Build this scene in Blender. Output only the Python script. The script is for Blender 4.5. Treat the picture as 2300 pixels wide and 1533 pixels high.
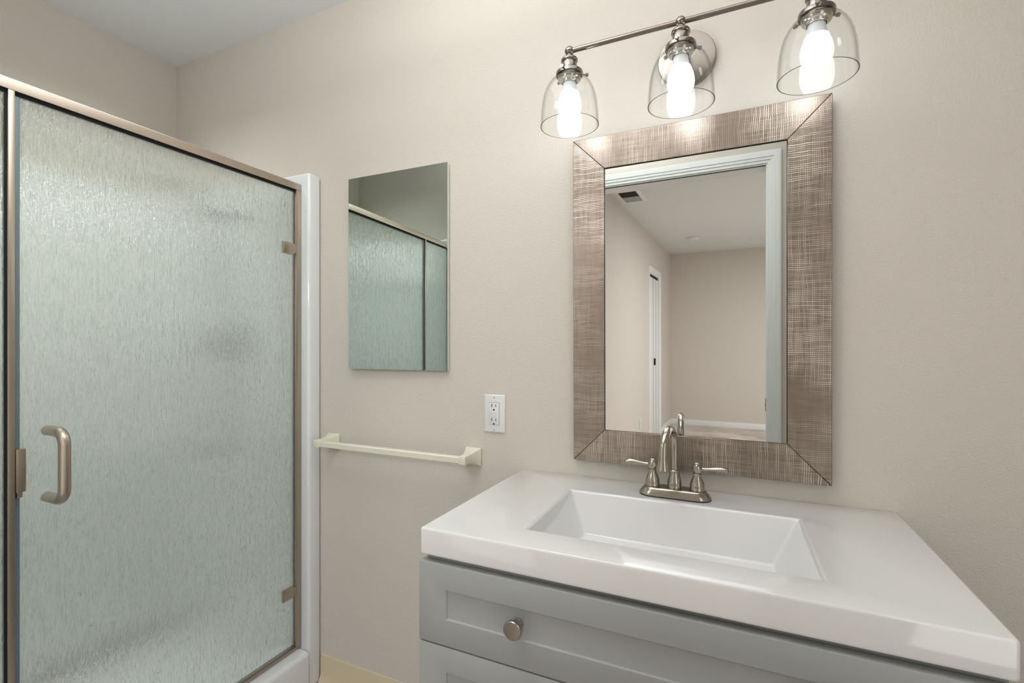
import bpy, bmesh, math, random
from mathutils import Vector, Matrix
random.seed(4)
for o in list(bpy.data.objects): bpy.data.objects.remove(o)
SC = bpy.context.scene
COL = SC.collection
PI = math.pi
# ------------------------------------------------------------------ camera
cam = bpy.data.cameras.new('camera'); camo = bpy.data.objects.new('camera', cam); COL.objects.link(camo)
cam.sensor_fit = 'HORIZONTAL'; cam.sensor_width = 36.0
cam.lens = 1096.0/2300*36.0
cam.shift_y = (774-766.5)/2300.0
cam.clip_start = 0.01
camo.location = (0, -1.31, 1.214); camo.rotation_euler = (PI/2, 0, math.radians(24.9))
SC.camera = camo
# ------------------------------------------------------------------ world, lights, exposure
w = bpy.data.worlds.new('world'); SC.world = w; w.use_nodes = True
w.node_tree.nodes['Background'].inputs[0].default_value = (0.75, 0.85, 1.0, 1)
w.node_tree.nodes['Background'].inputs[1].default_value = 0.6
SC.view_settings.view_transform = 'Standard'; SC.view_settings.look = 'None'
SC.view_settings.exposure = 0.10; SC.view_settings.gamma = 1.0; SC.view_settings.use_curve_mapping = False
try:
    SC.cycles.use_denoising = True
    SC.cycles.max_bounces = 14; SC.cycles.transmission_bounces = 12; SC.cycles.transparent_max_bounces = 24
    SC.cycles.glossy_bounces = 8; SC.cycles.diffuse_bounces = 6
    SC.cycles.caustics_reflective = False
    SC.cycles.sample_clamp_indirect = 4.0
except Exception: pass

def area(name, loc, rot, sx, sy, power, col):
    l = bpy.data.lights.new(name, 'AREA'); l.shape = 'RECTANGLE'; l.size = sx; l.size_y = sy
    l.energy = power; l.color = col
    o = bpy.data.objects.new(name, l); COL.objects.link(o); o.location = loc; o.rotation_euler = rot
    return o
area('bathroom_ceiling_fill', (-0.35, -0.66, 2.40), (0, 0, 0), 1.3, 0.9, 5.6, (0.985, 0.995, 1.0))  # added soft fill from above, no fitting behind it
area('shower_ceiling_fill', (-1.80, -0.60, 2.40), (0, 0, 0), 0.5, 0.8, 6.4, (1.0, 1.0, 0.985)).data.spread = math.radians(80)  # added fill that brightens the stall seen through the glass
area('camera_flash', (-0.92, -1.33, 1.75), (math.radians(88), 0, math.radians(-15)), 0.25, 0.25, 0.9, (1.0, 1.0, 1.0))
area('bounce_fill', (-0.66, -0.90, 2.13), (PI, 0, 0), 0.30, 0.30, 15.5, (0.97, 0.99, 1.0))  # added upward fill, lifts the whole room by way of the ceiling
area('fill_left_of_doorway', (-1.03, -1.37, 1.15), (PI/2, 0, 0), 0.50, 1.7, 1.9, (0.98, 0.995, 1.0))
area('fill_right_of_doorway', (0.70, -1.37, 1.15), (PI/2, 0, math.radians(18)), 0.70, 1.7, 6.4, (0.99, 0.995, 1.0))
area('bedroom_window_daylight', (2.38, -4.1, 1.35), (0, math.radians(90), 0), 1.3, 1.7, 12.0, (0.98, 0.98, 1.0))
area('bedroom_ceiling_fill', (0.9, -3.5, 2.38), (0, 0, 0), 0.8, 0.8, 60.0, (0.99, 0.985, 1.0))  # added unseen fill that brightens the mirrored bedroom from overhead
BULB = 10.5

# ------------------------------------------------------------------ materials
def s2l(c):
    return tuple((x/255/12.92 if x/255 <= .04045 else ((x/255+.055)/1.055)**2.4) for x in c)+(1.0,)
def mat(name, rgb, rough=.5, metal=0.0, spec=None, coat=0.0):
    m = bpy.data.materials.new(name); m.use_nodes = True
    b = m.node_tree.nodes['Principled BSDF']
    b.inputs['Base Color'].default_value = s2l(rgb); b.inputs['Roughness'].default_value = rough
    b.inputs['Metallic'].default_value = metal
    if spec is not None: b.inputs['Specular IOR Level'].default_value = spec
    if coat: b.inputs['Coat Weight'].default_value = coat; b.inputs['Coat Roughness'].default_value = .05
    return m
def nd(m, t, **kw):
    n = m.node_tree.nodes.new(t)
    for k, v in kw.items():
        if k.startswith('i_'): n.inputs[k[2:].replace('_', ' ')].default_value = v
        else: setattr(n, k, v)
    return n
def lk(m, a, b): m.node_tree.links.new(a, b)
def bsdf(m): return m.node_tree.nodes['Principled BSDF']
def coords(m, scale=(1,1,1), kind='Object'):
    tc = nd(m, 'ShaderNodeTexCoord'); mp = nd(m, 'ShaderNodeMapping'); mp.inputs['Scale'].default_value = scale
    lk(m, tc.outputs[kind], mp.inputs['Vector']); return mp.outputs['Vector']
def bump_noise(m, scale, strength, dist, detail=3.0, vec=(1,1,1)):
    v = coords(m, vec); n = nd(m, 'ShaderNodeTexNoise', i_Scale=scale, i_Detail=detail); lk(m, v, n.inputs['Vector'])
    b = nd(m, 'ShaderNodeBump', i_Strength=strength, i_Distance=dist); lk(m, n.outputs['Fac'], b.inputs['Height'])
    lk(m, b.outputs['Normal'], bsdf(m).inputs['Normal']); return n

M = {}
# orange-peel painted plaster
m = M['wall'] = mat('beige_wall_paint', (206, 199, 189), .62); bump_noise(m, 210, .4, .0028, 2.5)
m = M['wall_bed'] = mat('beige_bedroom_paint', (208, 200, 191), .7); bump_noise(m, 130, .15, .003, 2.5)
m = M['ceil'] = mat('white_ceiling_paint', (220, 222, 221), .8); bump_noise(m, 90, .2, .003, 2.0)
m = M['ceil_bed'] = mat('white_bedroom_ceiling', (220, 217, 212), .85); bump_noise(m, 60, .15, .003, 2.0)
M['trim'] = mat('white_trim_paint', (234, 236, 234), .38)
M['dark'] = mat('dark_gap', (18, 17, 15), .8)
M['cream'] = mat('cream_enamel', (222, 220, 203), .3)
M['vinyl'] = mat('tan_vinyl', (205, 191, 162), .45)
M['fiber'] = mat('white_fiberglass', (224, 226, 227), .12, coat=.6)
M['counter'] = mat('white_cultured_marble', (228, 228, 226), .10, coat=.7)
m = M['grey'] = mat('grey_cabinet_paint', (153, 155, 153), .42); bump_noise(m, 60, .04, .001, 2.0)
M['plastic'] = mat('white_plastic', (222, 224, 221), .3)
M['brass'] = mat('brass', (150, 115, 55), .3, 1.0)
m = M['carpet'] = mat('beige_carpet', (190, 172, 160), .95)
v = coords(m, (1,1,1)); n1 = nd(m, 'ShaderNodeTexNoise', i_Scale=3.0, i_Detail=5.0); lk(m, v, n1.inputs['Vector'])
cr = nd(m, 'ShaderNodeValToRGB'); cr.color_ramp.elements[0].color = s2l((182, 170, 161)); cr.color_ramp.elements[1].color = s2l((212, 202, 194))
cr.color_ramp.elements[0].position = .38; cr.color_ramp.elements[1].position = .62
lk(m, n1.outputs['Fac'], cr.inputs['Fac']); lk(m, cr.outputs['Color'], bsdf(m).inputs['Base Color'])
m = M['tile'] = mat('grey_vinyl_floor', (176, 168, 166), .4); bump_noise(m, 20, .05, .002)
# brushed nickel: fine streaks modulate roughness
def nickel(name, rgb, rough, vec):
    m = mat(name, rgb, rough, 1.0)
    v = coords(m, vec); n = nd(m, 'ShaderNodeTexNoise', i_Scale=60.0, i_Detail=3.0); lk(m, v, n.inputs['Vector'])
    mr = nd(m, 'ShaderNodeMapRange'); mr.inputs['To Min'].default_value = rough*.95; mr.inputs['To Max'].default_value = rough*1.06
    lk(m, n.outputs['Fac'], mr.inputs['Value']); lk(m, mr.outputs['Result'], bsdf(m).inputs['Roughness']); return m
M['nickel'] = nickel('brushed_nickel', (174, 167, 156), .20, (1, 1, 12))
M['nickel_lamp'] = nickel('brushed_nickel_fixture', (134, 126, 118), .22, (1, 1, 12))
M['frame_metal'] = nickel('champagne_nickel_frame', (176, 165, 151), .34, (12, 1, 12))
M['dark_metal'] = mat('dark_shower_metal', (38, 38, 37), .3, .5)
M['mirror'] = mat('mirror_silver', (236, 240, 238), .0, 1.0)
M['mirror_tint'] = mat('mirror_silver_greenish', (198, 208, 202), .0, 1.0)
M['bulb_base'] = mat('white_bulb_base', (225, 228, 230), .4)
# woven champagne metallic mirror frame; local X runs along each rail, local Z across it
m = M['woven'] = mat('woven_champagne_metal', (150, 130, 115), .36, .82)
tc = nd(m, 'ShaderNodeTexCoord'); oi = nd(m, 'ShaderNodeObjectInfo')
ad = nd(m, 'ShaderNodeVectorMath', operation='ADD'); ml = nd(m, 'ShaderNodeVectorMath', operation='SCALE'); ml.inputs['Scale'].default_value = 1.0
cmb = nd(m, 'ShaderNodeCombineXYZ'); rr = nd(m, 'ShaderNodeMath', operation='MULTIPLY'); rr.inputs[1].default_value = 37.0
lk(m, oi.outputs['Random'], rr.inputs[0]); lk(m, rr.outputs[0], cmb.inputs['Y'])
lk(m, tc.outputs['Object'], ad.inputs[0]); lk(m, cmb.outputs[0], ad.inputs[1])
wob = nd(m, 'ShaderNodeTexNoise', i_Scale=14.0, i_Detail=2.0); lk(m, ad.outputs[0], wob.inputs['Vector'])
wo = nd(m, 'ShaderNodeVectorMath', operation='MULTIPLY_ADD'); wo.inputs[1].default_value = (.010, 0, .010)
lk(m, wob.outputs['Color'], wo.inputs[0]); lk(m, ad.outputs[0], wo.inputs[2])
def noise01(scale, sc, lo, hi, tmin=0.0, tmax=1.0):
    mp = nd(m, 'ShaderNodeMapping'); mp.inputs['Scale'].default_value = sc; lk(m, wo.outputs[0], mp.inputs['Vector'])
    n = nd(m, 'ShaderNodeTexNoise', i_Scale=scale, i_Detail=1.5, i_Roughness=.55); lk(m, mp.outputs[0], n.inputs['Vector'])
    r = nd(m, 'ShaderNodeMapRange'); r.inputs['From Min'].default_value = lo; r.inputs['From Max'].default_value = hi
    r.inputs['To Min'].default_value = tmin; r.inputs['To Max'].default_value = tmax
    lk(m, n.outputs['Fac'], r.inputs['Value']); return r.outputs['Result']
def lines(period, axis, vs):
    wv = nd(m, 'ShaderNodeTexWave', i_Scale=.31416/period, i_Distortion=0.0); wv.bands_direction = axis
    lk(m, wo.outputs[0], wv.inputs['Vector'])
    r = nd(m, 'ShaderNodeMapRange'); r.inputs['From Min'].default_value = .64; r.inputs['From Max'].default_value = .96
    lk(m, wv.outputs['Fac'], r.inputs['Value'])
    mq = nd(m, 'ShaderNodeMath', operation='MULTIPLY'); lk(m, r.outputs['Result'], mq.inputs[0]); lk(m, noise01(170, vs, .36, .6, .05, 1.0), mq.inputs[1])
    return mq.outputs[0]
a1 = lines(.0044, 'X', (1.0, 1.0, .10))      # threads across the rail
a2 = lines(.0034, 'Z', (.06, 1.0, 1.0))      # threads along the rail
a3 = noise01(9, (1.0, 1.0, .5), .35, .65)    # broad bands of thinner and denser weave
mx1 = nd(m, 'ShaderNodeMath', operation='MAXIMUM'); lk(m, a1, mx1.inputs[0])
mu = nd(m, 'ShaderNodeMath', operation='MULTIPLY'); mu.inputs[1].default_value = .75; lk(m, a2, mu.inputs[0]); lk(m, mu.outputs[0], mx1.inputs[1])
bd = nd(m, 'ShaderNodeMath', operation='MULTIPLY_ADD'); bd.inputs[1].default_value = .85; bd.inputs[2].default_value = .20; lk(m, a3, bd.inputs[0])
mm = nd(m, 'ShaderNodeMath', operation='MULTIPLY'); lk(m, mx1.outputs[0], mm.inputs[0]); lk(m, bd.outputs[0], mm.inputs[1])
cr = nd(m, 'ShaderNodeValToRGB'); cr.color_ramp.elements[0].color = s2l((136, 123, 111)); cr.color_ramp.elements[1].color = s2l((224, 212, 201))
lk(m, mm.outputs[0], cr.inputs['Fac']); lk(m, cr.outputs['Color'], bsdf(m).inputs['Base Color'])
bp = nd(m, 'ShaderNodeBump', i_Strength=.35, i_Distance=.0005); lk(m, mm.outputs[0], bp.inputs['Height']); lk(m, bp.outputs['Normal'], bsdf(m).inputs['Normal'])

# clear lamp glass: thin wall, tinted and mirroring towards its silhouette
def thin_glass(name, face, edge, gl=.06):
    m = bpy.data.materials.new(name); m.use_nodes = True; nt = m.node_tree; nt.nodes.clear()
    out = nd(m, 'ShaderNodeOutputMaterial'); lw = nd(m, 'ShaderNodeLayerWeight', i_Blend=.5)
    cr = nd(m, 'ShaderNodeValToRGB'); cr.color_ramp.elements[0].color = s2l(face); cr.color_ramp.elements[1].color = s2l(edge)
    cr.color_ramp.elements[0].position = .55
    lk(m, lw.outputs['Facing'], cr.inputs['Fac'])
    tr = nd(m, 'ShaderNodeBsdfTransparent'); lk(m, cr.outputs['Color'], tr.inputs['Color'])
    g = nd(m, 'ShaderNodeBsdfGlossy', i_Roughness=.03)
    p1 = nd(m, 'ShaderNodeMath', operation='POWER'); p1.inputs[1].default_value = 4.0; lk(m, lw.outputs['Facing'], p1.inputs[0])
    fr = nd(m, 'ShaderNodeMath', operation='MULTIPLY_ADD'); fr.inputs[1].default_value = .30; fr.inputs[2].default_value = .02; lk(m, p1.outputs[0], fr.inputs[0])
    mx = nd(m, 'ShaderNodeMixShader'); lk(m, fr.outputs[0], mx.inputs[0]); lk(m, tr.outputs[0], mx.inputs[1]); lk(m, g.outputs[0], mx.inputs[2])
    lk(m, mx.outputs[0], out.inputs['Surface']); return m
M['glass'] = thin_glass('clear_shade_glass', (254, 254, 254), (226, 230, 227))
M['glass_rim'] = thin_glass('shade_glass_rim', (125, 130, 124), (105, 112, 104))
# rain-textured obscure shower glass
def rain_glass(name):
    m = bpy.data.materials.new(name); m.use_nodes = True; nt = m.node_tree; nt.nodes.clear()
    out = nd(m, 'ShaderNodeOutputMaterial')
    v = coords(m, (1.0, 1.0, .16))
    n = nd(m, 'ShaderNodeTexNoise', i_Scale=300.0, i_Detail=2.0, i_Roughness=.5, i_Distortion=.8); lk(m, v, n.inputs['Vector'])
    v2 = coords(m, (1.0, 1.0, .35))
    n2 = nd(m, 'ShaderNodeTexNoise', i_Scale=420.0, i_Detail=1.0); lk(m, v2, n2.inputs['Vector'])
    a = nd(m, 'ShaderNodeMath', operation='MULTIPLY_ADD'); a.inputs[1].default_value = .3
    lk(m, n2.outputs['Fac'], a.inputs[0]); lk(m, n.outputs['Fac'], a.inputs[2])
    b = nd(m, 'ShaderNodeBump', i_Strength=1.0, i_Distance=.0010); lk(m, a.outputs[0], b.inputs['Height'])
    v3 = coords(m, (1.0, 1.0, .17)); n3 = nd(m, 'ShaderNodeTexNoise', i_Scale=75.0, i_Detail=3.0, i_Roughness=.6, i_Distortion=.5); lk(m, v3, n3.inputs['Vector'])
    b3 = nd(m, 'ShaderNodeBump', i_Strength=1.0, i_Distance=.0022); lk(m, n3.outputs['Fac'], b3.inputs['Height']); lk(m, b.outputs[0], b3.inputs['Normal'])
    rf = nd(m, 'ShaderNodeBsdfRefraction', i_Roughness=.06, i_IOR=1.45); rf.inputs['Color'].default_value = s2l((248, 252, 247)); lk(m, b3.outputs[0], rf.inputs['Normal'])
    tl = nd(m, 'ShaderNodeBsdfTranslucent'); tl.inputs['Color'].default_value = s2l((248, 252, 247)); lk(m, b.outputs[0], tl.inputs['Normal'])
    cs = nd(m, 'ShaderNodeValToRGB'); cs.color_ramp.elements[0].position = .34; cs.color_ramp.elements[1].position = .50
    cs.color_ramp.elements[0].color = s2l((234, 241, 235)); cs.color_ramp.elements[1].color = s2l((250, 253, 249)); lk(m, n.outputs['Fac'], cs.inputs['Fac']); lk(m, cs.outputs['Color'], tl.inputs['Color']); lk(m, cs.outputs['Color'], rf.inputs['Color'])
    x1 = nd(m, 'ShaderNodeMixShader'); x1.inputs[0].default_value = .27; lk(m, rf.outputs[0], x1.inputs[1]); lk(m, tl.outputs[0], x1.inputs[2])
    g = nd(m, 'ShaderNodeBsdfGlossy', i_Roughness=.05); lk(m, b3.outputs[0], g.inputs['Normal'])
    lw = nd(m, 'ShaderNodeLayerWeight', i_Blend=.5); p1 = nd(m, 'ShaderNodeMath', operation='POWER'); p1.inputs[1].default_value = 4.0; lk(m, lw.outputs['Facing'], p1.inputs[0])
    fr = nd(m, 'ShaderNodeMath', operation='MULTIPLY_ADD'); fr.inputs[1].default_value = .6; fr.inputs[2].default_value = .17; lk(m, p1.outputs[0], fr.inputs[0])
    x2 = nd(m, 'ShaderNodeMixShader'); lk(m, fr.outputs[0], x2.inputs[0]); lk(m, x1.outputs[0], x2.inputs[1]); lk(m, g.outputs[0], x2.inputs[2])
    lk(m, x2.outputs[0], out.inputs['Surface']); return m
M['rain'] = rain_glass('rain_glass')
M['seal'] = mat('blue_grey_vinyl_seal', (108, 124, 128), .35)
m = M['glow'] = bpy.data.materials.new('glowing_bulb'); m.use_nodes = True
b = bsdf(m); b.inputs['Base Color'].default_value = (1, 1, 1, 1); b.inputs['Emission Color'].default_value = (.93, .97, 1.0, 1); b.inputs['Emission Strength'].default_value = BULB

# ------------------------------------------------------------------ mesh helpers
def bx(bm, x0, x1, y0, y1, z0, z1, bev=0.0, seg=2):
    t = bmesh.new(); bmesh.ops.create_cube(t, size=1.0)
    for v in t.verts:
        v.co = Vector(((x0+x1)/2+v.co.x*(x1-x0), (y0+y1)/2+v.co.y*(y1-y0), (z0+z1)/2+v.co.z*(z1-z0)))
    if bev: bmesh.ops.bevel(t, geom=list(t.edges), offset=bev, segments=seg, profile=.5, affect='EDGES')
    join(bm, t)
def join(bm, t, mtx=None):
    me = bpy.data.meshes.new('tmp'); t.to_mesh(me); t.free()
    if mtx: me.transform(mtx)
    bm.from_mesh(me); bpy.data.meshes.remove(me)
def lathe(bm, prof, c=(0,0,0), axis='Z', n=40, closed=False, mi=None):
    """prof: list of (radius, height)."""
    t = bmesh.new(); rings = []
    for r, h in prof:
        if r < 1e-6: rings.append([t.verts.new((0, 0, h))])
        else: rings.append([t.verts.new((r*math.cos(2*PI*k/n), r*math.sin(2*PI*k/n), h)) for k in range(n)])
    prs = list(zip(rings, rings[1:])) + ([(rings[-1], rings[0])] if closed else [])
    for i, (a, b) in enumerate(prs):
        for k in range(n):
            k2 = (k+1) % n
            if len(a) == 1 and len(b) == 1: continue
            if len(a) == 1: f = t.faces.new((a[0], b[k2], b[k]))
            elif len(b) == 1: f = t.faces.new((a[k], a[k2], b[0]))
            else: f = t.faces.new((a[k], a[k2], b[k2], b[k]))
            f.smooth = True
            if mi: f.material_index = mi(i)
    bmesh.ops.recalc_face_normals(t, faces=t.faces)
    R = {'Z': Matrix.Identity(4), 'X': Matrix.Rotation(PI/2, 4, 'Y'), '-Y': Matrix.Rotation(PI/2, 4, 'X'), '-Z': Matrix.Rotation(PI, 4, 'X'), '-X': Matrix.Rotation(-PI/2, 4, 'Y')}[axis]
    join(bm, t, Matrix.Translation(c) @ R)
def smooth_path(pts, n=8):
    out = []; P = [Vector(p) for p in pts]
    for i in range(len(P)-1):
        p0 = P[max(i-1, 0)]; p1 = P[i]; p2 = P[i+1]; p3 = P[min(i+2, len(P)-1)]
        for k in range(n):
            t = k/n
            out.append(.5*((2*p1)+(p2-p0)*t+(2*p0-5*p1+4*p2-p3)*t*t+(3*p1-p0-3*p2+p3)*t**3))
    out.append(P[-1]); return out
def tube(bm, pts, rad, n=20, flat=None):
    """rad: number or list; flat: optional (a,b) list scale of the two cross axes."""
    P = [Vector(p) for p in pts]; t = bmesh.new(); rings = []
    R = rad if isinstance(rad, (list, tuple)) else [rad]*len(P)
    T0 = (P[1]-P[0]).normalized(); up = Vector((0,0,1)) if abs(T0.z) < .9 else Vector((1,0,0))
    N = (up-T0*up.dot(T0)).normalized()
    for i, p in enumerate(P):
        T = (P[min(i+1, len(P)-1)]-P[max(i-1, 0)]).normalized()
        N = (N-T*N.dot(T)).normalized(); B = T.cross(N)
        fa, fb = flat[i] if flat else (1, 1)
        rings.append([t.verts.new(p+N*(math.cos(2*PI*k/n)*R[i]*fa)+B*(math.sin(2*PI*k/n)*R[i]*fb)) for k in range(n)])
    for a, b in zip(rings, rings[1:]):
        for k in range(n):
            f = t.faces.new((a[k], a[(k+1) % n], b[(k+1) % n], b[k])); f.smooth = True
    t.faces.new(rings[0]); t.faces.new(rings[-1])
    bmesh.ops.recalc_face_normals(t, faces=t.faces); join(bm, t)
def loft(bm, loops, cap=True, smooth=False):
    t = bmesh.new(); rings = [[t.verts.new(p) for p in L] for L in loops]; n = len(rings[0])
    for a, b in zip(rings, rings[1:]):
        for k in range(n):
            f = t.faces.new((a[k], a[(k+1) % n], b[(k+1) % n], b[k])); f.smooth = smooth
    if cap: t.faces.new(rings[0]); t.faces.new(rings[-1])
    bmesh.ops.recalc_face_normals(t, faces=t.faces); join(bm, t)
def prism(bm, poly, y0, y1, bev=0):       # polygon in XZ extruded along Y
    loft(bm, [[(x, y0, z) for x, z in poly], [(x, y1, z) for x, z in poly]])
def obj(name, bm, m, parent=None, mats=None, loc=None, rot=None, smooth_ang=None):
    me = bpy.data.meshes.new(name); bm.to_mesh(me); bm.free(); me.set_sharp_from_angle(angle=math.radians(38))
    for q in ([m] if mats is None else mats): me.materials.append(q)
    o = bpy.data.objects.new(name, me); COL.objects.link(o)
    if parent: o.parent = parent
    if loc: o.location = loc
    if rot: o.rotation_euler = rot
    return o
def tag(o, label=None, cat=None, group=None, kind=None):
    if label: o['label'] = label
    if cat: o['category'] = cat
    if group: o['group'] = group
    if kind: o['kind'] = kind
    return o
def thing(name, label, cat, loc=(0,0,0), rot=(0,0,0), group=None):
    o = bpy.data.objects.new(name, None); COL.objects.link(o); o.location = loc; o.rotation_euler = rot
    o.empty_display_size = .05
    return tag(o, label, cat, group)
def struct(name, bm, m, label=None, cat=None, parent=None, mats=None):
    o = obj(name, bm, m, parent, mats)
    if not parent: tag(o, label, cat, kind='structure')
    return o
def bevel_mod(o, wdt, seg=3, ang=30):
    b = o.modifiers.new('bevel', 'BEVEL'); b.width = wdt; b.segments = seg; b.limit_method = 'ANGLE'; b.angle_limit = math.radians(ang); b.harden_normals = False
    for p in o.data.polygons: p.use_smooth = True
    a = o.data.attributes.get('sharp_edge')
    if a: o.data.attributes.remove(a)
    return o
def N(): return bmesh.new()

# ================================================================== SETTING
CZ = 2.42; XL = -2.215; XR = 1.25; YW = -1.40; BL = -1.022; BR = 2.45; YF = -6.0; YS = -1.175
b = N(); bx(b, XL-.1, XR+.1, 0, .1, 0, CZ); struct('wall_back', b, M['wall'], 'beige orange-peel bathroom wall behind the vanity', 'wall')
b = N(); bx(b, XL-.1, XL, YW-.12, 0, 0, CZ); struct('wall_left', b, M['wall'], 'beige wall above the far side of the shower', 'wall')
b = N(); bx(b, XR, XR+.1, YW, 0, 0, CZ); struct('wall_right', b, M['wall'], 'beige bathroom wall right of the vanity', 'wall')
b = N(); bx(b, XL, -1.365, YW, YS, 0, CZ); struct('wall_wing', b, M['wall'], 'short beige wall closing the near end of the shower', 'wall')
DX0, DX1, DZ = -.74, .0955, 2.070
b = N(); bx(b, XL, DX0, YW-.12, YW, 0, CZ); bx(b, DX1, BR+.1, YW-.12, YW, 0, CZ); bx(b, DX0, DX1, YW-.12, YW, DZ, CZ)
struct('wall_front', b, M['wall'], 'beige wall around the doorway, seen in the framed mirror', 'wall')
b = N(); bx(b, XL-.1, BR+.1, YF-.1, .1, CZ, CZ+.08); struct('ceiling', b, M['ceil'], 'white flat ceiling', 'ceiling')
b = N(); bx(b, XL-.1, XR+.1, YW-.06, .1, -.06, 0); struct('floor', b, M['tile'], 'pale grey bathroom floor', 'floor')
b = N(); bx(b, BL-.1, BR+.1, YF-.1, YW-.06, -.06, 0); struct('floor_bedroom', b, M['carpet'], 'beige carpet of the bedroom seen in the framed mirror', 'floor')
b = N(); bx(b, BL-.1, BR+.1, YF-.1, YF, 0, CZ); struct('wall_far', b, M['wall_bed'], 'beige far bedroom wall seen in the framed mirror', 'wall')
CY0, CY1, CH = -5.06, -4.39, 1.985
b = N(); bx(b, BL-.1, BL, CY1, YW-.12, 0, CZ); bx(b, BL-.1, BL, YF, CY0, 0, CZ); bx(b, BL-.1, BL, CY0, CY1, CH, CZ)
struct('wall_side', b, M['wall_bed'], 'pale bedroom side wall with the closet, seen in the framed mirror', 'wall')
b = N()  # bedroom wall with the daylight window
bx(b, BR, BR+.1, YF, -5.0, 0, CZ); bx(b, BR, BR+.1, -3.2, YW-.12, 0, CZ); bx(b, BR, BR+.1, -5.0, -3.2, 0, .65); bx(b, BR, BR+.1, -5.0, -3.2, 2.05, CZ)
struct('wall_window', b, M['wall_bed'], 'bedroom wall with the daylight window', 'wall')
# door casing on the bathroom side + jamb lining
b = N()
def casing(b, x0, x1, z1, y, wd=.058, sgn=1):
    for (i0, i1, th) in ((0, .014, .009), (.014, .028, .014), (.028, wd-.006, .018), (wd-.006, wd, .014)):
        bx(b, x0-i1, x0-i0, y, y+sgn*th, 0, z1+i1); bx(b, x1+i0, x1+i1, y, y+sgn*th, 0, z1+i1); bx(b, x0-i0, x1+i0, y, y+sgn*th, z1+i0, z1+i1)
casing(b, DX0, DX1, DZ, YW)
bx(b, DX1-.006, DX1, YW-.12, YW, 0, DZ); bx(b, DX0, DX0+.006, YW-.12, YW, 0, DZ)
bx(b, DX0+.006, DX1-.006, YW-.006, YW, DZ-.006, DZ); bx(b, DX0+.006, DX1-.006, YW-.12, YW-.026, DZ-.006, DZ)
t1 = struct('trim_1', b, M['trim'], 'white door casing with stepped edge around the doorway, seen in the framed mirror', 'door casing')
b = N(); bx(b, DX0+.006, DX1-.006, YW-.0262, YW-.0058, DZ-.0035, DZ-.0005); obj('track_slot', b, M['dark'], t1)
b = N(); bx(b, DX1-.0085, DX1-.0062, YW-.060, YW-.030, .868, .930, .0006); bx(b, DX1-.010, DX1-.0083, YW-.049, YW-.041, .893, .904); obj('strike_plate', b, M['brass'], t1)
# closet: casing and bifold door
b = N()
for (i0, i1, th) in ((0, .02, .010), (.02, .062, .016)):
    bx(b, BL, BL+th, CY0-i1, CY0-i0, 0, CH+i1); bx(b, BL, BL+th, CY1+i0, CY1+i1, 0, CH+i1); bx(b, BL, BL+th, CY0-i0, CY1+i0, CH+i0, CH+i1)
bx(b, BL-.1, BL, CY0, CY0+.012, 0, CH); bx(b, BL-.1, BL, CY1-.012, CY1, 0, CH); bx(b, BL-.1, BL, CY0+.012, CY1-.012, CH-.012, CH)
struct('trim_2', b, M['trim'], 'white closet casing on the bedroom side wall, seen in the framed mirror', 'door casing')
b = N()
for y0, y1 in ((CY0+.375, CY1-.045), (CY0+.205, CY0+.345), (CY0+.020, CY0+.175)): bx(b, BL-.012, BL-.004, y0, y1, .03, CH-.045, .002)
d1 = struct('door_1', b, M['trim'], 'white folding closet door leaves, seen in the framed mirror', 'door')
b = N(); bx(b, BL-.004, BL+.010, CY0+.300, CY0+.345, .905, .985, .002); obj('finger_pull', b, M['dark'], d1)
b = N(); bx(b, BL-.0165, BL-.0135, CY0+.012, CY1-.012, .0, CH-.012); obj('closet_backing', b, M['dark'], d1)
b = N(); bx(b, BL-.012, BL-.002, CY0+.178, CY0+.26, 0.0, .029, .002); obj('floor_guide', b, M['dark'], d1)
# baseboards
def bboard(name, b, label): struct(name, b, M['trim'], label, 'baseboard')
b = N(); bx(b, BL, BR, YF, YF+.012, 0, .078, .003); bboard('baseboard_far', b, 'white baseboard along the far bedroom wall')
b = N(); bx(b, BL, BL+.012, YF+.012, CY0-.062, 0, .078, .003); bx(b, BL, BL+.012, CY1+.062, YW-.12, 0, .078, .003); bboard('baseboard_side', b, 'white baseboard along the bedroom side wall')
b = N()
prof = [(0, 0), (-.022, 0), (-.020, .006), (-.012, .016), (-.006, .030), (-.004, .094), (-.002, .099), (0, .1)]
loft(b, [[(-1.366, y, z) for y, z in prof], [(-.560, y, z) for y, z in prof]])
struct('baseboard_back', b, M['vinyl'], 'tan vinyl cove baseboard on the back wall between shower and vanity', 'baseboard')
# window frame with glass in the bedroom window opening
b = N()
for (y0, y1, z0, z1) in ((-5.0, -4.96, .65, 2.05), (-3.24, -3.2, .65, 2.05), (-4.96, -3.24, .65, .69), (-4.96, -3.24, 2.01, 2.05), (-4.115, -4.085, .69, 2.01)):
    bx(b, BR+.03, BR+.08, y0, y1, z0, z1)
struct('window_1', b, M['trim'], 'white sliding window frame of the bedroom', 'window')

# ================================================================== SHOWER
t = thing('shower_stall', 'glossy white fiberglass shower surround and pan behind the rain glass', 'shower stall', (-1.79, -.6, 0))
def rel(o, t):  # keep world coordinates of a mesh built in world space
    o.matrix_parent_inverse = Matrix.Translation(t.location).inverted(); return o
ST = 1.822
b = N(); bx(b, XL+.002, -1.3675, -.057, -.001, .0, ST, .012, 3); rel(obj('back_panel', b, M['fiber'], t), t)
b = N(); bx(b, XL+.002, XL+.05, YS+.057, -.057, .10, ST, .010, 3); rel(obj('side_panel', b, M['fiber'], t), t)
b = N(); bx(b, XL+.002, -1.3675, YS+.001, YS+.057, 0, ST, .012, 3); rel(obj('end_panel', b, M['fiber'], t), t)
b = N(); bx(b, XL+.05, -1.50, YS+.057, -.057, .0, .05, .008); bx(b, -1.50, -1.356, YS+.057, -.057, 0, .146, .016, 4); rel(obj('shower_pan', b, M['fiber'], t), t)

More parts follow.
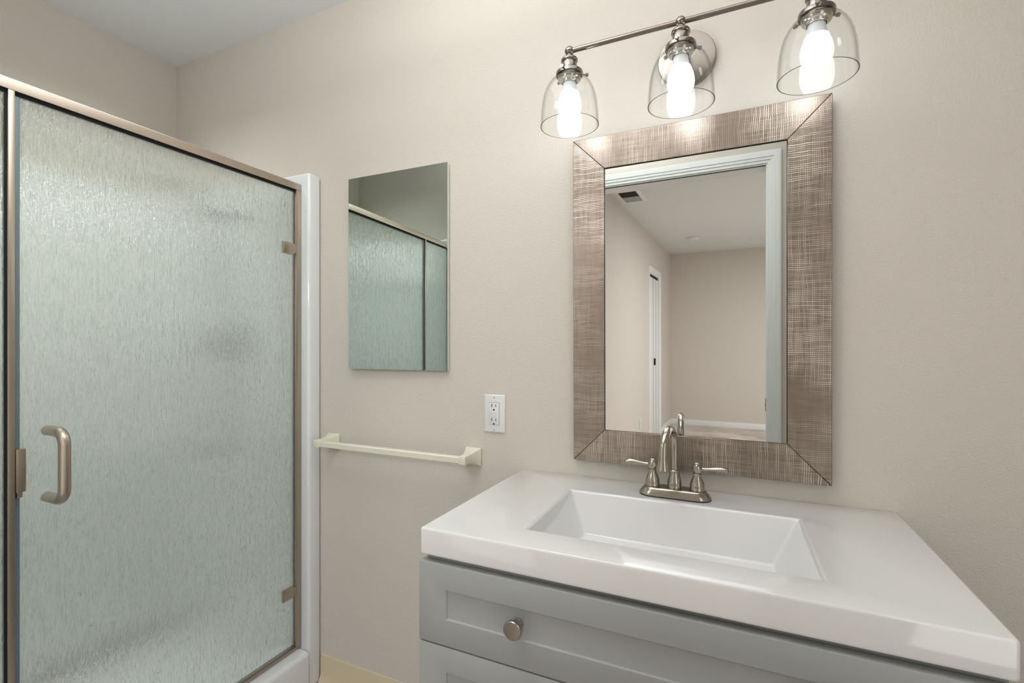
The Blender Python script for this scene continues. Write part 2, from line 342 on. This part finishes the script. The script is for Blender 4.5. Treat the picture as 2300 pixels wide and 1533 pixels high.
e = thing('shower_enclosure', 'champagne nickel framed shower enclosure with obscure rain glass door', 'shower enclosure', (-1.415, -.6, .146))
fm = M['frame_metal']
hp = [(-1.4300, 1.757), (-1.4300, 1.776), (-1.427, 1.781), (-1.409, 1.783), (-1.4045, 1.780), (-1.403, 1.774), (-1.403, 1.757), (-1.4085, 1.757), (-1.4085, 1.764), (-1.4250, 1.764), (-1.4250, 1.757)]
b = N(); loft(b, [[(x, -.058, z) for x, z in hp], [(x, YS+.058, z) for x, z in hp]]); rel(obj('header_rail', b, fm, e), e)
b = N(); bx(b, -1.430, -1.403, -.0795, -.058, .147, 1.7565, .0015); rel(obj('wall_jamb', b, fm, e), e)
b = N(); bx(b, -1.430, -1.403, YS+.058, YS+.0795, .147, 1.7565, .0015); rel(obj('wall_jamb', b, fm, e), e)
b = N(); bx(b, -1.432, -1.403, -.822, -.8108, .159, 1.7565, .0012); rel(obj('center_post', b, fm, e), e)
b = N(); bx(b, -1.430, -1.4025, YS+.0795, -.0795, .1465, .158, .002); rel(obj('sill_track', b, fm, e), e)
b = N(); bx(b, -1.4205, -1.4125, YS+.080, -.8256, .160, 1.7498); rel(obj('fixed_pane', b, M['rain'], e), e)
b = N(); bx(b, -1.4245, -1.4095, YS+.060, -.0600, 1.7565, 1.7638); bx(b, -1.4235, -1.4105, YS+.0800, -.0800, 1.7500, 1.7566); rel(obj('header_shade_strip', b, M['dark'], e), e)  # dark strips standing in for the shaded gap under the header
b = N(); bx(b, -1.4225, -1.4105, -.8255, -.8222, .160, 1.7495); rel(obj('edge_dark_strip', b, M['dark'], e), e)  # thin dark strip along the fixed pane's edge beside the post
d = bpy.data.objects.new('door', None); COL.objects.link(d); d.parent = e; d.location = (0, 0, 0); d.empty_display_size = .03
def dob(name, b, m): 
    o = obj(name, b, m, d); o.matrix_parent_inverse = Matrix.Translation(e.location).inverted(); return o
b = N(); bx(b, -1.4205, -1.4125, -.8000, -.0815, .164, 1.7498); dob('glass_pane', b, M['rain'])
b = N(); bx(b, -1.4195, -1.4115, -.8105, -.8002, .164, 1.7495, .001); dob('edge_seal', b, M['seal'])
b = N(); bx(b, -1.4110, -1.3985, -.8103, -.7945, .897, .990, .0012); bx(b, -1.4110, -1.404, -.8075, -.7985, .885, .8975); dob('latch_plate', b, fm)
pts = [(-1.4120, -.754, 1.022), (-1.375, -.754, 1.022)] + [(-1.365+.028*math.sin(a), -.754, .994+.028*math.cos(a)) for a in [k*PI/16 for k in range(9)]] \
    + [(-1.337, -.754, .95)] + [(-1.365+.028*math.cos(a), -.754, .9005-.028*math.sin(a)) for a in [k*PI/16 for k in range(9)]] + [(-1.375, -.754, .8725), (-1.4120, -.754, .8725)]
b = N(); tube(b, pts, .0112, 24); dob('pull_handle', b, fm)
for z0, z1 in ((1.528, 1.568), (.335, .375)):
    b = N(); bx(b, -1.4120, -1.404, -.1325, -.0900, z0, z1, .0012); bx(b, -1.4110, -1.4035, -.0898, -.0798, z0+.007, z1-.007, .001); lathe(b, [(0, -.017), (.0035, -.017), (.0035, .017), (0, .017)], (-1.4065, -.086, (z0+z1)/2), n=16)
    dob('hinge', b, fm)

v = thing('shower_valve', 'dark shower valve with round plate blurred behind the glass door', 'shower valve', (-1.79, -.057, 1.221))
dm = M['dark_metal']
b = N(); lathe(b, [(0, 0), (.088, 0), (.088, .006), (.07, .014), (.03, .018), (0, .018)], axis='-Y'); obj('escutcheon', b, dm, v)
b = N(); lathe(b, [(0, .018), (.026, .018), (.024, .06), (.018, .066), (0, .066)], axis='-Y'); tube(b, [(0, -.05, 0), (-.03, -.055, -.02), (-.075, -.06, -.045)], [.010, .009, .007], 14); obj('lever', b, dm, v)
s = thing('hand_shower', 'dark hand shower with long looping hose blurred behind the glass door', 'shower head', (-1.77, -.057, 1.70))
b = N(); lathe(b, [(0, 0), (.034, 0), (.030, .008), (.012, .014), (0, .014)], axis='-Y'); tube(b, smooth_path([(0, -.01, 0), (0, -.06, .004), (0, -.10, -.012)]), .0105); obj('shower_arm', b, dm, s)
b = N(); lathe(b, [(0, -.024), (.020, -.024), (.023, 0), (.020, .024), (0, .024)], (0, -.105, -.014)); obj('bracket', b, dm, s)
b = N(); tube(b, smooth_path([(.012, -.10, -.06), (-.005, -.115, -.01), (-.04, -.145, .05), (-.075, -.175, .095)]), [.011]*9+[.012]*8+[.016]*8, 16)
lathe(b, [(0, -.012), (.042, -.012), (.048, 0), (.035, .016), (0, .02)], (-.088, -.195, .095)); obj('spray_head', b, dm, s)
b = N(); tube(b, smooth_path([(.012, -.10, -.06), (-.02, -.09, -.16), (-.105, -.085, -.40), (-.130, -.08, -.66), (-.115, -.07, -.80), (-.05, -.07, -.905), (.04, -.07, -.87), (.095, -.08, -.74), (.092, -.085, -.50), (.045, -.08, -.28), (.012, -.085, -.06), (.004, -.09, -.03)], 10), .0105, 12); obj('hose', b, dm, s)

# ================================================================== VANITY
VX0, VX1 = -.576, .315; VC = (VX0+VX1)/2; TZ = .852; YV = -.506
c = thing('vanity_cabinet', 'grey shaker vanity cabinet with drawers under the white sink top', 'vanity cabinet', (VC, -.25, 0))
g = M['grey']; hx = (VX1-VX0)/2
b = N()
bx(b, -hx+.005, -hx+.022, -.236, .248, 0, .798); bx(b, hx-.022, hx-.005, -.236, .248, 0, .798)
bx(b, -hx+.022, hx-.022, .236, .248, .1, .798); bx(b, -hx+.022, hx-.022, -.236, .236, .085, .1)
bx(b, -hx+.022, hx-.022, -.236, -.218, .752, .798); bx(b, -hx+.022, hx-.022, -.236, -.218, .612, .655); bx(b, -hx+.022, hx-.022, -.236, -.218, .345, .385)
bx(b, -hx+.022, hx-.022, -.175, -.160, 0, .085)
obj('carcass', b, g, c)
def drawer(z0, z1):
    b = N(); y1 = -.238; y0 = -.258; x0, x1 = -hx, hx; st = .063; rt = .048; rc = .004; bv = .0012
    # shaker front: outer box with a stepped-in panel
    O = [(x0, z0), (x1, z0), (x1, z1), (x0, z1)]; I = [(x0+st, z0+rt+.003), (x1-st, z0+rt+.003), (x1-st, z1-rt), (x0+st, z1-rt)]
    J = [(x0+st+bv, z0+rt+.003+bv), (x1-st-bv, z0+rt+.003+bv), (x1-st-bv, z1-rt-bv), (x0+st+bv, z1-rt-bv)]
    t = bmesh.new()
    V = lambda L, y: [t.verts.new((x, y, z)) for x, z in L]
    of, inn, pn, ob = V(O, y0), V(I, y0), V(J, y0+rc), V(O, y1)
    for k in range(4):
        q = (k+1) % 4
        t.faces.new((of[k], of[q], inn[q], inn[k])); t.faces.new((inn[k], inn[q], pn[q], pn[k])); t.faces.new((of[q], of[k], ob[k], ob[q]))
    t.faces.new(pn); t.faces.new(ob[::-1]); bmesh.ops.recalc_face_normals(t, faces=t.faces); join(b, t)
    # drawer box behind the front
    bx(b, x0+.04, x0+.052, y1, .19, z0+.02, z1-.06); bx(b, x1-.052, x1-.04, y1, .19, z0+.02, z1-.06); bx(b, x0+.04, x1-.04, y1, .19, z0+.012, z0+.02)
    o = obj('drawer', b, g, c); bevel_mod(o, .0012, 2, 40)
    for s in (-1, 1):
        kx = s*.2305; kz = (z0+z1)/2+.002
        b = N(); lathe(b, [(0, 0), (.0095, 0), (.0085, .003), (.0065, .006), (.0065, .015), (.0125, .0195), (.0165, .0215), (.0172, .0235), (.0172, .0285), (.0160, .0300), (0, .0303)], (kx, y0+rc, kz), '-Y', 36)
        obj('knob', b, M['nickel'], o)
drawer(.6315, .787); drawer(.3655, .6285); drawer(.100, .3625)

b = N()   # one-piece top with rectangular integrated basin
t = bmesh.new()
def ring(L, z): return [t.verts.new((x, y, z)) for x, y in L]
O = [(VX0, YV), (VX1, YV), (VX1, -.001), (VX0, -.001)]
R = [(-.381, -.427), (.119, -.427), (.115, -.136), (-.381, -.136)]
F = [(-.335, -.392), (.070, -.392), (.066, -.166), (-.338, -.166)]
gro = lambda L, d: [(x+(-d if x < VC else d), y+(-d if y < -.28 else d)) for x, y in L]
zb = TZ-.053; zf = TZ-.096
Lp = [ring(O, zb), ring(O, TZ), ring(R, TZ), ring(F, zf), ]
Lb = [ring(gro(F, .006), zf-.010), ring(gro(R, .006), zb)]
seq = Lp[:3]+[Lp[3]]
for a, q in zip(seq, seq[1:]):
    for k in range(4): t.faces.new((a[k], a[(k+1) % 4], q[(k+1) % 4], q[k]))
t.faces.new(Lp[3]); t.faces.new(Lb[0][::-1])
for k in range(4):
    k2 = (k+1) % 4
    t.faces.new((Lb[0][k2], Lb[0][k], Lb[1][k], Lb[1][k2])); t.faces.new((Lb[1][k2], Lb[1][k], Lp[0][k], Lp[0][k2]))
bmesh.ops.recalc_face_normals(t, faces=t.faces); join(b, t)
o = obj('integrated_sink', b, M['counter']); bevel_mod(o, .006, 4, 25)
tag(o, 'glossy white one-piece vanity top with a rectangular sink basin', 'sink')
b = N(); lathe(b, [(0, 0), (.022, 0), (.022, .002), (.016, .0035), (0, .0035)], (-.133, -.29, zf+.0002)); obj('drain', b, M['nickel'], o)

# ------------------------------------------------------------------ faucet
nk = M['nickel']
f = thing('faucet', 'brushed nickel two-handle centerset faucet at the back of the sink', 'faucet', (-.139, -.086, TZ+.0002))
def stad(a, bb, z, n=14):
    L = []; r = bb; cx = a-bb
    for k in range(n+1): L.append((cx+r*math.cos(-PI/2+PI*k/n), r*math.sin(-PI/2+PI*k/n), z))
    for k in range(n+1): L.append((-cx+r*math.cos(PI/2+PI*k/n), r*math.sin(PI/2+PI*k/n), z))
    return L
b = N(); loft(b, [stad(.0815, .0290, .0015), stad(.0822, .0297, .003), stad(.0815, .0290, .006), stad(.0775, .0262, .012), stad(.0730, .0238, .017), stad(.0710, .0225, .0193), stad(.0690, .0205, .0200)], smooth=True)
o = obj('base_plate', b, nk, f); bevel_mod(o, .0005, 1, 50)
b = N(); loft(b, [stad(.0822, .0297, 0), stad(.0822, .0297, .0016)]); obj('gasket', b, M['dark'], f)
bell = [(0, .0195), (.0165, .0195), (.0172, .0205), (.0172, .0235), (.0165, .0250), (.0168, .030), (.0160, .036), (.0135, .043), (.0100, .050), (.0085, .0545), (.0085, .0555), (.0105, .0565), (.0108, .0580), (.0100, .0595), (.0075, .0605), (.0075, .0615)]
for s in (-1, 1):
    ps = [(r, h) for r, h in bell] + [(.0098, .0645), (.0112, .0690), (.0112, .0735), (.0098, .0785), (.0070, .0815), (.0066, .0825), (.0068, .0840), (.0055, .0850), (0, .0855)]
    b = N(); lathe(b, ps, (s*.0508, 0, 0)); h = obj('handle_body', b, nk, f)
    xs = [(.008, .0040, 1, 1), (.018, .0036, 1, 1), (.030, .0040, 1, 1.1), (.042, .0050, 1, 1.25), (.052, .0057, .95, 1.35), (.060, .0057, .9, 1.4), (.0655, .0052, .85, 1.4), (.0672, .0035, .8, 1.3)]
    P = [(s*(.0508+x), 0, .0705+.0035*min(1, max(0, (x-.02)/.03))-.002*max(0, (x-.055)/.012)) for x, *_ in xs]
    b = N(); tube(b, P, [q[1] for q in xs], 18, flat=[(q[2], q[3]) for q in xs]); obj('lever', b, nk, h)
b = N(); lathe(b, [(0, .0195), (.0165, .0195), (.0172, .0205), (.0172, .0235), (.0165, .0255), (.0168, .030), (.0160, .038), (.0135, .046), (.0118, .054), (.0116, .0590), (.0128, .0600), (.0130, .0620), (.0118, .0635), (.0092, .0640), (0, .0640)]); obj('spout_base', b, nk, f)
RZ = .118; Rr = .0480; ax = Vector((-.14, -1, 0)).normalized()
P = [Vector((0, 0, .060)), Vector((0, 0, .085)), Vector((0, 0, .105))]
for k in range(0, 17): a = PI*k/16; P.append(ax*(Rr-Rr*math.cos(a))+Vector((0, 0, RZ+Rr*math.sin(a))))
P += [ax*(2*Rr+.001)+Vector((0, 0, RZ-.006)), ax*(2*Rr+.001)+Vector((0, 0, RZ-.012))]
b = N(); tube(b, P, [.0082]*3+[.0082+.0022*k/16 for k in range(17)]+[.0105, .0105], 28); obj('spout', b, nk, f)
e0 = ax*(2*Rr+.001)
b = N(); lathe(b, [(0, -.027), (.0130, -.027), (.0150, -.0255), (.0152, -.0225), (.0140, -.019), (.0120, -.008), (.0112, -.001), (.0112, .001), (0, .001)], (e0.x, e0.y, RZ-.010)); obj('aerator_collar', b, nk, f)

# ================================================================== FRAMED MIRROR
mir = thing('framed_mirror', 'rectangular mirror in a wide woven champagne metal frame above the sink', 'mirror', (-.1115, -.0125, 1.3355), (.007, 0, -.0115))
OW, OH, RW = .601, .873, .0870; FT = .0130
def rail(L, loc, roty):
    b = N(); g_ = .0003; h = L/2; t = bmesh.new()
    pts = [(-h+g_, 0), (h-g_, 0), (h-RW-g_*.4, RW), (-h+RW+g_*.4, RW)]
    def R_(y, ins): return [t.verts.new((x+(ins*(1.9 if q < 2 else .3))*(1 if x < 0 else -1), y, z+(ins if q < 2 else -ins))) for q, (x, z) in enumerate(pts)]
    A = R_(.0085, 0); B_ = R_(-FT+.0012, 0); C_ = R_(-FT, .0012)
    for a, q in ((A, B_), (B_, C_)):
        for k in range(4): t.faces.new((a[k], a[(k+1) % 4], q[(k+1) % 4], q[k]))
    t.faces.new(A); t.faces.new(C_); bmesh.ops.recalc_face_normals(t, faces=t.faces); join(b, t)
    return obj('frame_rail', b, M['woven'], mir, loc=loc, rot=(0, roty, 0))
rail(OW, (0, 0, -OH/2), 0); rail(OW, (0, 0, OH/2), PI); rail(OH, (-OW/2, 0, 0), PI/2); rail(OH, (OW/2, 0, 0), -PI/2)
b = N(); bx(b, -OW/2+RW-.004, OW/2-RW+.004, .003, .0075, -OH/2+RW-.004, OH/2-RW+.004); obj('backing_board', b, M['dark'], mir)
b = N(); bx(b, -OW/2+RW+.0012, OW/2-RW-.0012, -.0088, .0028, -OH/2+RW+.0006, OH/2-RW-.0020); obj('mirror_glass', b, M['mirror'], mir)

# ================================================================== VANITY LIGHT
lt = thing('vanity_light', 'three-lamp brushed nickel vanity light bar with clear glass bell shades', 'wall light', (-.1185, 0, 1.943))
nl = M['nickel_lamp']; PB = -.15
b = N(); lathe(b, [(0, .0005), (.0680, .0005), (.0690, .003), (.0690, .016), (.0672, .0185), (.060, .0195), (0, .0195)], (0, 0, -.012), '-Y', 56); obj('backplate', b, nl, lt)
b = N(); tube(b, [(0, -.0185, 0), (0, PB+.008, 0)], .0085); obj('arm', b, nl, lt)
b = N(); tube(b, [(-.2685, PB, 0), (.2685, PB, 0)], .0062, 20); obj('bar', b, nl, lt)
def lamp(x):
    S = N()
    lathe(S, [(0, .0118)]+[(.0118*math.sin(a), .0118*math.cos(a)) for a in [PI*k/14 for k in range(1, 12)]]+[(.0085, -.0125), (.0085, -.0150), (.0120, -.0165), (.0185, -.0190), (.0205, -.0215), (.0208, -.0255), (.0195, -.0275), (.0178, -.0285), (.0178, -.0300), (.0183, -.0310), (.0183, -.0490), (.0180, -.0500), (.0300, -.0512), (.0330, -.0530), (.0337, -.0550), (.0337, -.0610), (.0320, -.0625), (.0290, -.0600), (0, -.0600)], (x, PB, 0), n=44)
    so = obj('socket', S, nl, lt)
    b = N(); lathe(b, [(.0285, -.0605), (.0285, -.0700), (.0265, -.0735), (.0215, -.0750), (.0200, -.0790), (.0180, -.0800), (.0175, -.0700), (.0170, -.0605)], (x, PB, 0), n=40, closed=True); obj('socket_ring', b, M['nickel'], so)
    for k in range(3):
        a = math.radians(25+120*k); dx, dy = math.cos(a), math.sin(a)
        b = N(); tube(b, [(x+dx*.0325, PB+dy*.0325, -.0585), (x+dx*.040, PB+dy*.040, -.0585), (x+dx*.0401, PB+dy*.0401, -.0585), (x+dx*.0465, PB+dy*.0465, -.0585)], [.0024, .0024, .0042, .0042], 14); obj('thumbscrew', b, nl, so)
    out = [(.0318, -.0600), (.0318, -.0640), (.0340, -.0668), (.0400, -.0705), (.0470, -.0768), (.0540, -.0860), (.0600, -.0980), (.0645, -.1120), (.0677, -.1280), (.0698, -.1460), (.0712, -.1650), (.0720, -.1860)]
    inn = [(r-.0024, z) for r, z in out[::-1]]; n_o = len(out)
    b = N(); lathe(b, out+inn, (x, PB, 0), n=72, closed=True, mi=lambda i: 1 if i == n_o-1 else 0)
    obj('glass_shade', b, None, so, mats=[M['glass'], M['glass_rim']])
    bb = [(0, -.0605), (.0130, -.0605), (.0135, -.0790), (.0160, -.0800), (.0163, -.0860), (.0185, -.0960), (.0208, -.1030)]
    b = N(); lathe(b, bb+[(0, -.1030)], (x, PB, 0), n=36); bu = obj('bulb', b, M['bulb_base'], so)
    gl = [(0, -.1031), (.0206, -.1031), (.0240, -.1110), (.0272, -.1200), (.0290, -.1290), (.0296, -.1370), (.0288, -.1450), (.0262, -.1530), (.0212, -.1600), (.0130, -.1648), (0, -.1668)]
    b = N(); lathe(b, gl, (x, PB, 0), n=36); obj('bulb_globe', b, M['glow'], bu)
for x in (-.2625, 0, .2625): lamp(x)

# ================================================================== MEDICINE CABINET, TOWEL BAR, OUTLET
mc = thing('medicine_cabinet', 'frameless mirrored medicine cabinet on the wall between the shower and the framed mirror', 'medicine cabinet', (-1.021, 0, 1.458), (0, 0, 0))
b = N(); bx(b, -.185, .1935, -.0065, -.0005, -.318, .318, .001); obj('cabinet_body', b, M['plastic'], mc)
CW, CHh = .198, .3255
dr = bpy.data.objects.new('mirror_door', None)
b = N(); bx(b, -CW+.0005, CW-.0005, -.008, 0, -CHh+.0005, CHh-.0005, .0008)
dr = obj('door', b, M['plastic'], mc, loc=(0, -.0085, 0), rot=(0, 0, math.radians(.9)))
b = N(); t = bmesh.new(); bw = .011
def rr_(w_, h_, y): return [t.verts.new((sx*w_, y, sz*h_)) for sx, sz in ((-1, -1), (1, -1), (1, 1), (-1, 1))]
A = rr_(CW, CHh, -.0082); B_ = rr_(CW, CHh, -.0108); C_ = rr_(CW-bw, CHh-bw, -.0112)
for a, q in ((A, B_), (B_, C_)):
    for k in range(4): t.faces.new((a[k], a[(k+1) % 4], q[(k+1) % 4], q[k]))
t.faces.new(C_); t.faces.new(A[::-1]); bmesh.ops.recalc_face_normals(t, faces=t.faces); join(b, t)
obj('mirror_glass', b, M['mirror_tint'], dr)

tb = thing('towel_bar', 'cream enamel towel bar mounted on the wall beside the shower', 'towel bar', (-1.02, 0, .873))
b = N()
pr = [(-.0095, -.0085), (.0095, -.0085), (.0095, .0060), (.0065, .0095), (-.0065, .0095), (-.0095, .0060)]
loft(b, [[(-.283, -.070+y, z+.003) for y, z in pr], [(.283, -.070+y, z+.003) for y, z in pr]]); obj('bar', b, M['cream'], tb)
for s in (-1, 1):
    b = N(); x = s*.284
    def sq(hx_, hz_, y, zc, xc): return [(xc-hx_, y, zc-hz_), (xc+hx_, y, zc-hz_), (xc+hx_, y, zc+hz_), (xc-hx_, y, zc+hz_)]
    loft(b, [sq(.0265, .027, -.0005, 0, x), sq(.0265, .027, -.007, 0, x), sq(.0240, .0245, -.010, 0, x), sq(.018, .0185, -.026, .001, x), sq(.0135, .0140, -.046, .002, x+s*.002), sq(.0115, .0125, -.060, .003, x+s*.004), sq(.0115, .0125, -.0825, .003, x+s*.004)])
    o = obj('mount', b, M['cream'], tb); bevel_mod(o, .0015, 2, 35)

ol = thing('wall_outlet', 'white GFCI outlet with two sockets on the wall left of the mirror', 'outlet', (-.664, 0, 1.0078))
pw = M['plastic']
b = N(); loft(b, [[(-.035, -.0005, -.0572), (.035, -.0005, -.0572), (.035, -.0005, .0572), (-.035, -.0005, .0572)], [(-.035, -.003, -.0572), (.035, -.003, -.0572), (.035, -.003, .0572), (-.035, -.003, .0572)], [(-.0315, -.0065, -.0535), (.0315, -.0065, -.0535), (.0315, -.0065, .0535), (-.0315, -.0065, .0535)]])
o = obj('cover_plate', b, pw, ol); bevel_mod(o, .0012, 2, 30)
b = N(); bx(b, -.0172, .0172, -.0068, -.0055, -.0339, .0339); obj('recess_line', b, M['dark'], ol)
b = N(); bx(b, -.0166, .0166, -.0086, -.006, -.0333, .0333, .0008); rc = obj('receptacle', b, pw, ol)
for zc in (.0205, -.0215):
    for (x0, x1, z0, z1) in ((-.0078, -.0056, -.0005, .0085), (.0056, .0074, .0000, .0078)):
        b = N(); bx(b, x0, x1, -.0089, -.0080, zc+z0, zc+z1); obj('slot', b, M['dark'], rc)
    b = N(); lathe(b, [(0, 0), (.0026, 0), (.0026, .0009), (0, .0009)], (0, -.0080, zc-.0085), '-Y', 16); bx(b, -.0026, .0026, -.0089, -.0080, zc-.011, zc-.0085); obj('ground_hole', b, M['dark'], rc)
for zc in (.0035, -.0045):
    b = N(); bx(b, -.0085, .0085, -.0096, -.0080, zc-.003, zc+.003, .0006); obj('button', b, pw, rc)
for zc in (.0485, -.0485):
    b = N(); lathe(b, [(0, 0), (.0030, 0), (.0026, .0012), (0, .0014)], (0, -.0060, zc), '-Y', 18); sc_ = obj('screw', b, pw, ol)
    b = N(); bx(b, -.0004, .0004, -.0077, -.0066, zc-.0026, zc+.0026); obj('slot', b, M['dark'], sc_)

# ================================================================== BEDROOM FITTINGS (seen in the mirror)
vt = thing('ceiling_vent', 'white ceiling vent with dark half-open grille, seen in the framed mirror', 'vent', (-.882, -2.84, CZ))
b = N(); bx(b, -.105, .105, -.20, .17, -.010, -.0005, .003); obj('vent_frame', b, M['trim'], vt)
b = N(); bx(b, -.072, .070, -.008, .138, -.0115, -.0095); obj('opening', b, M['dark'], vt)
b = N()
for k in range(6): bx(b, -.072, .070, -.160+k*.0245, -.139+k*.0245, -.0125, -.0098)
obj('damper_louver', b, mat('grey_louver', (165, 168, 160), .5), vt)
sd = thing('smoke_detector', 'round white smoke detector on the bedroom ceiling, seen in the framed mirror', 'smoke detector', (-.60, -4.90, CZ))
b = N(); lathe(b, [(0, .0005), (.068, .0005), (.070, .006), (.068, .018), (.055, .028), (.030, .032), (0, .033)], axis='-Z'); obj('housing', b, M['plastic'], sd)
b = N(); lathe(b, [(.040, .029), (.052, .0275), (.052, .0305), (.040, .0325)], axis='-Z', closed=True); obj('sounder_ring', b, M['trim'], sd)
o2 = thing('wall_outlet', 'small white outlet low on the bedroom side wall, seen in the framed mirror', 'outlet', (BL, -3.88, .34))
b = N(); bx(b, .0005, .006, -.035, .035, -.057, .057, .0015); obj('cover_plate', b, pw, o2)
for zc in (.02, -.02):
    b = N(); bx(b, .0055, .0085, -.016, .016, zc-.014, zc+.014, .002); obj('receptacle', b, pw, o2)
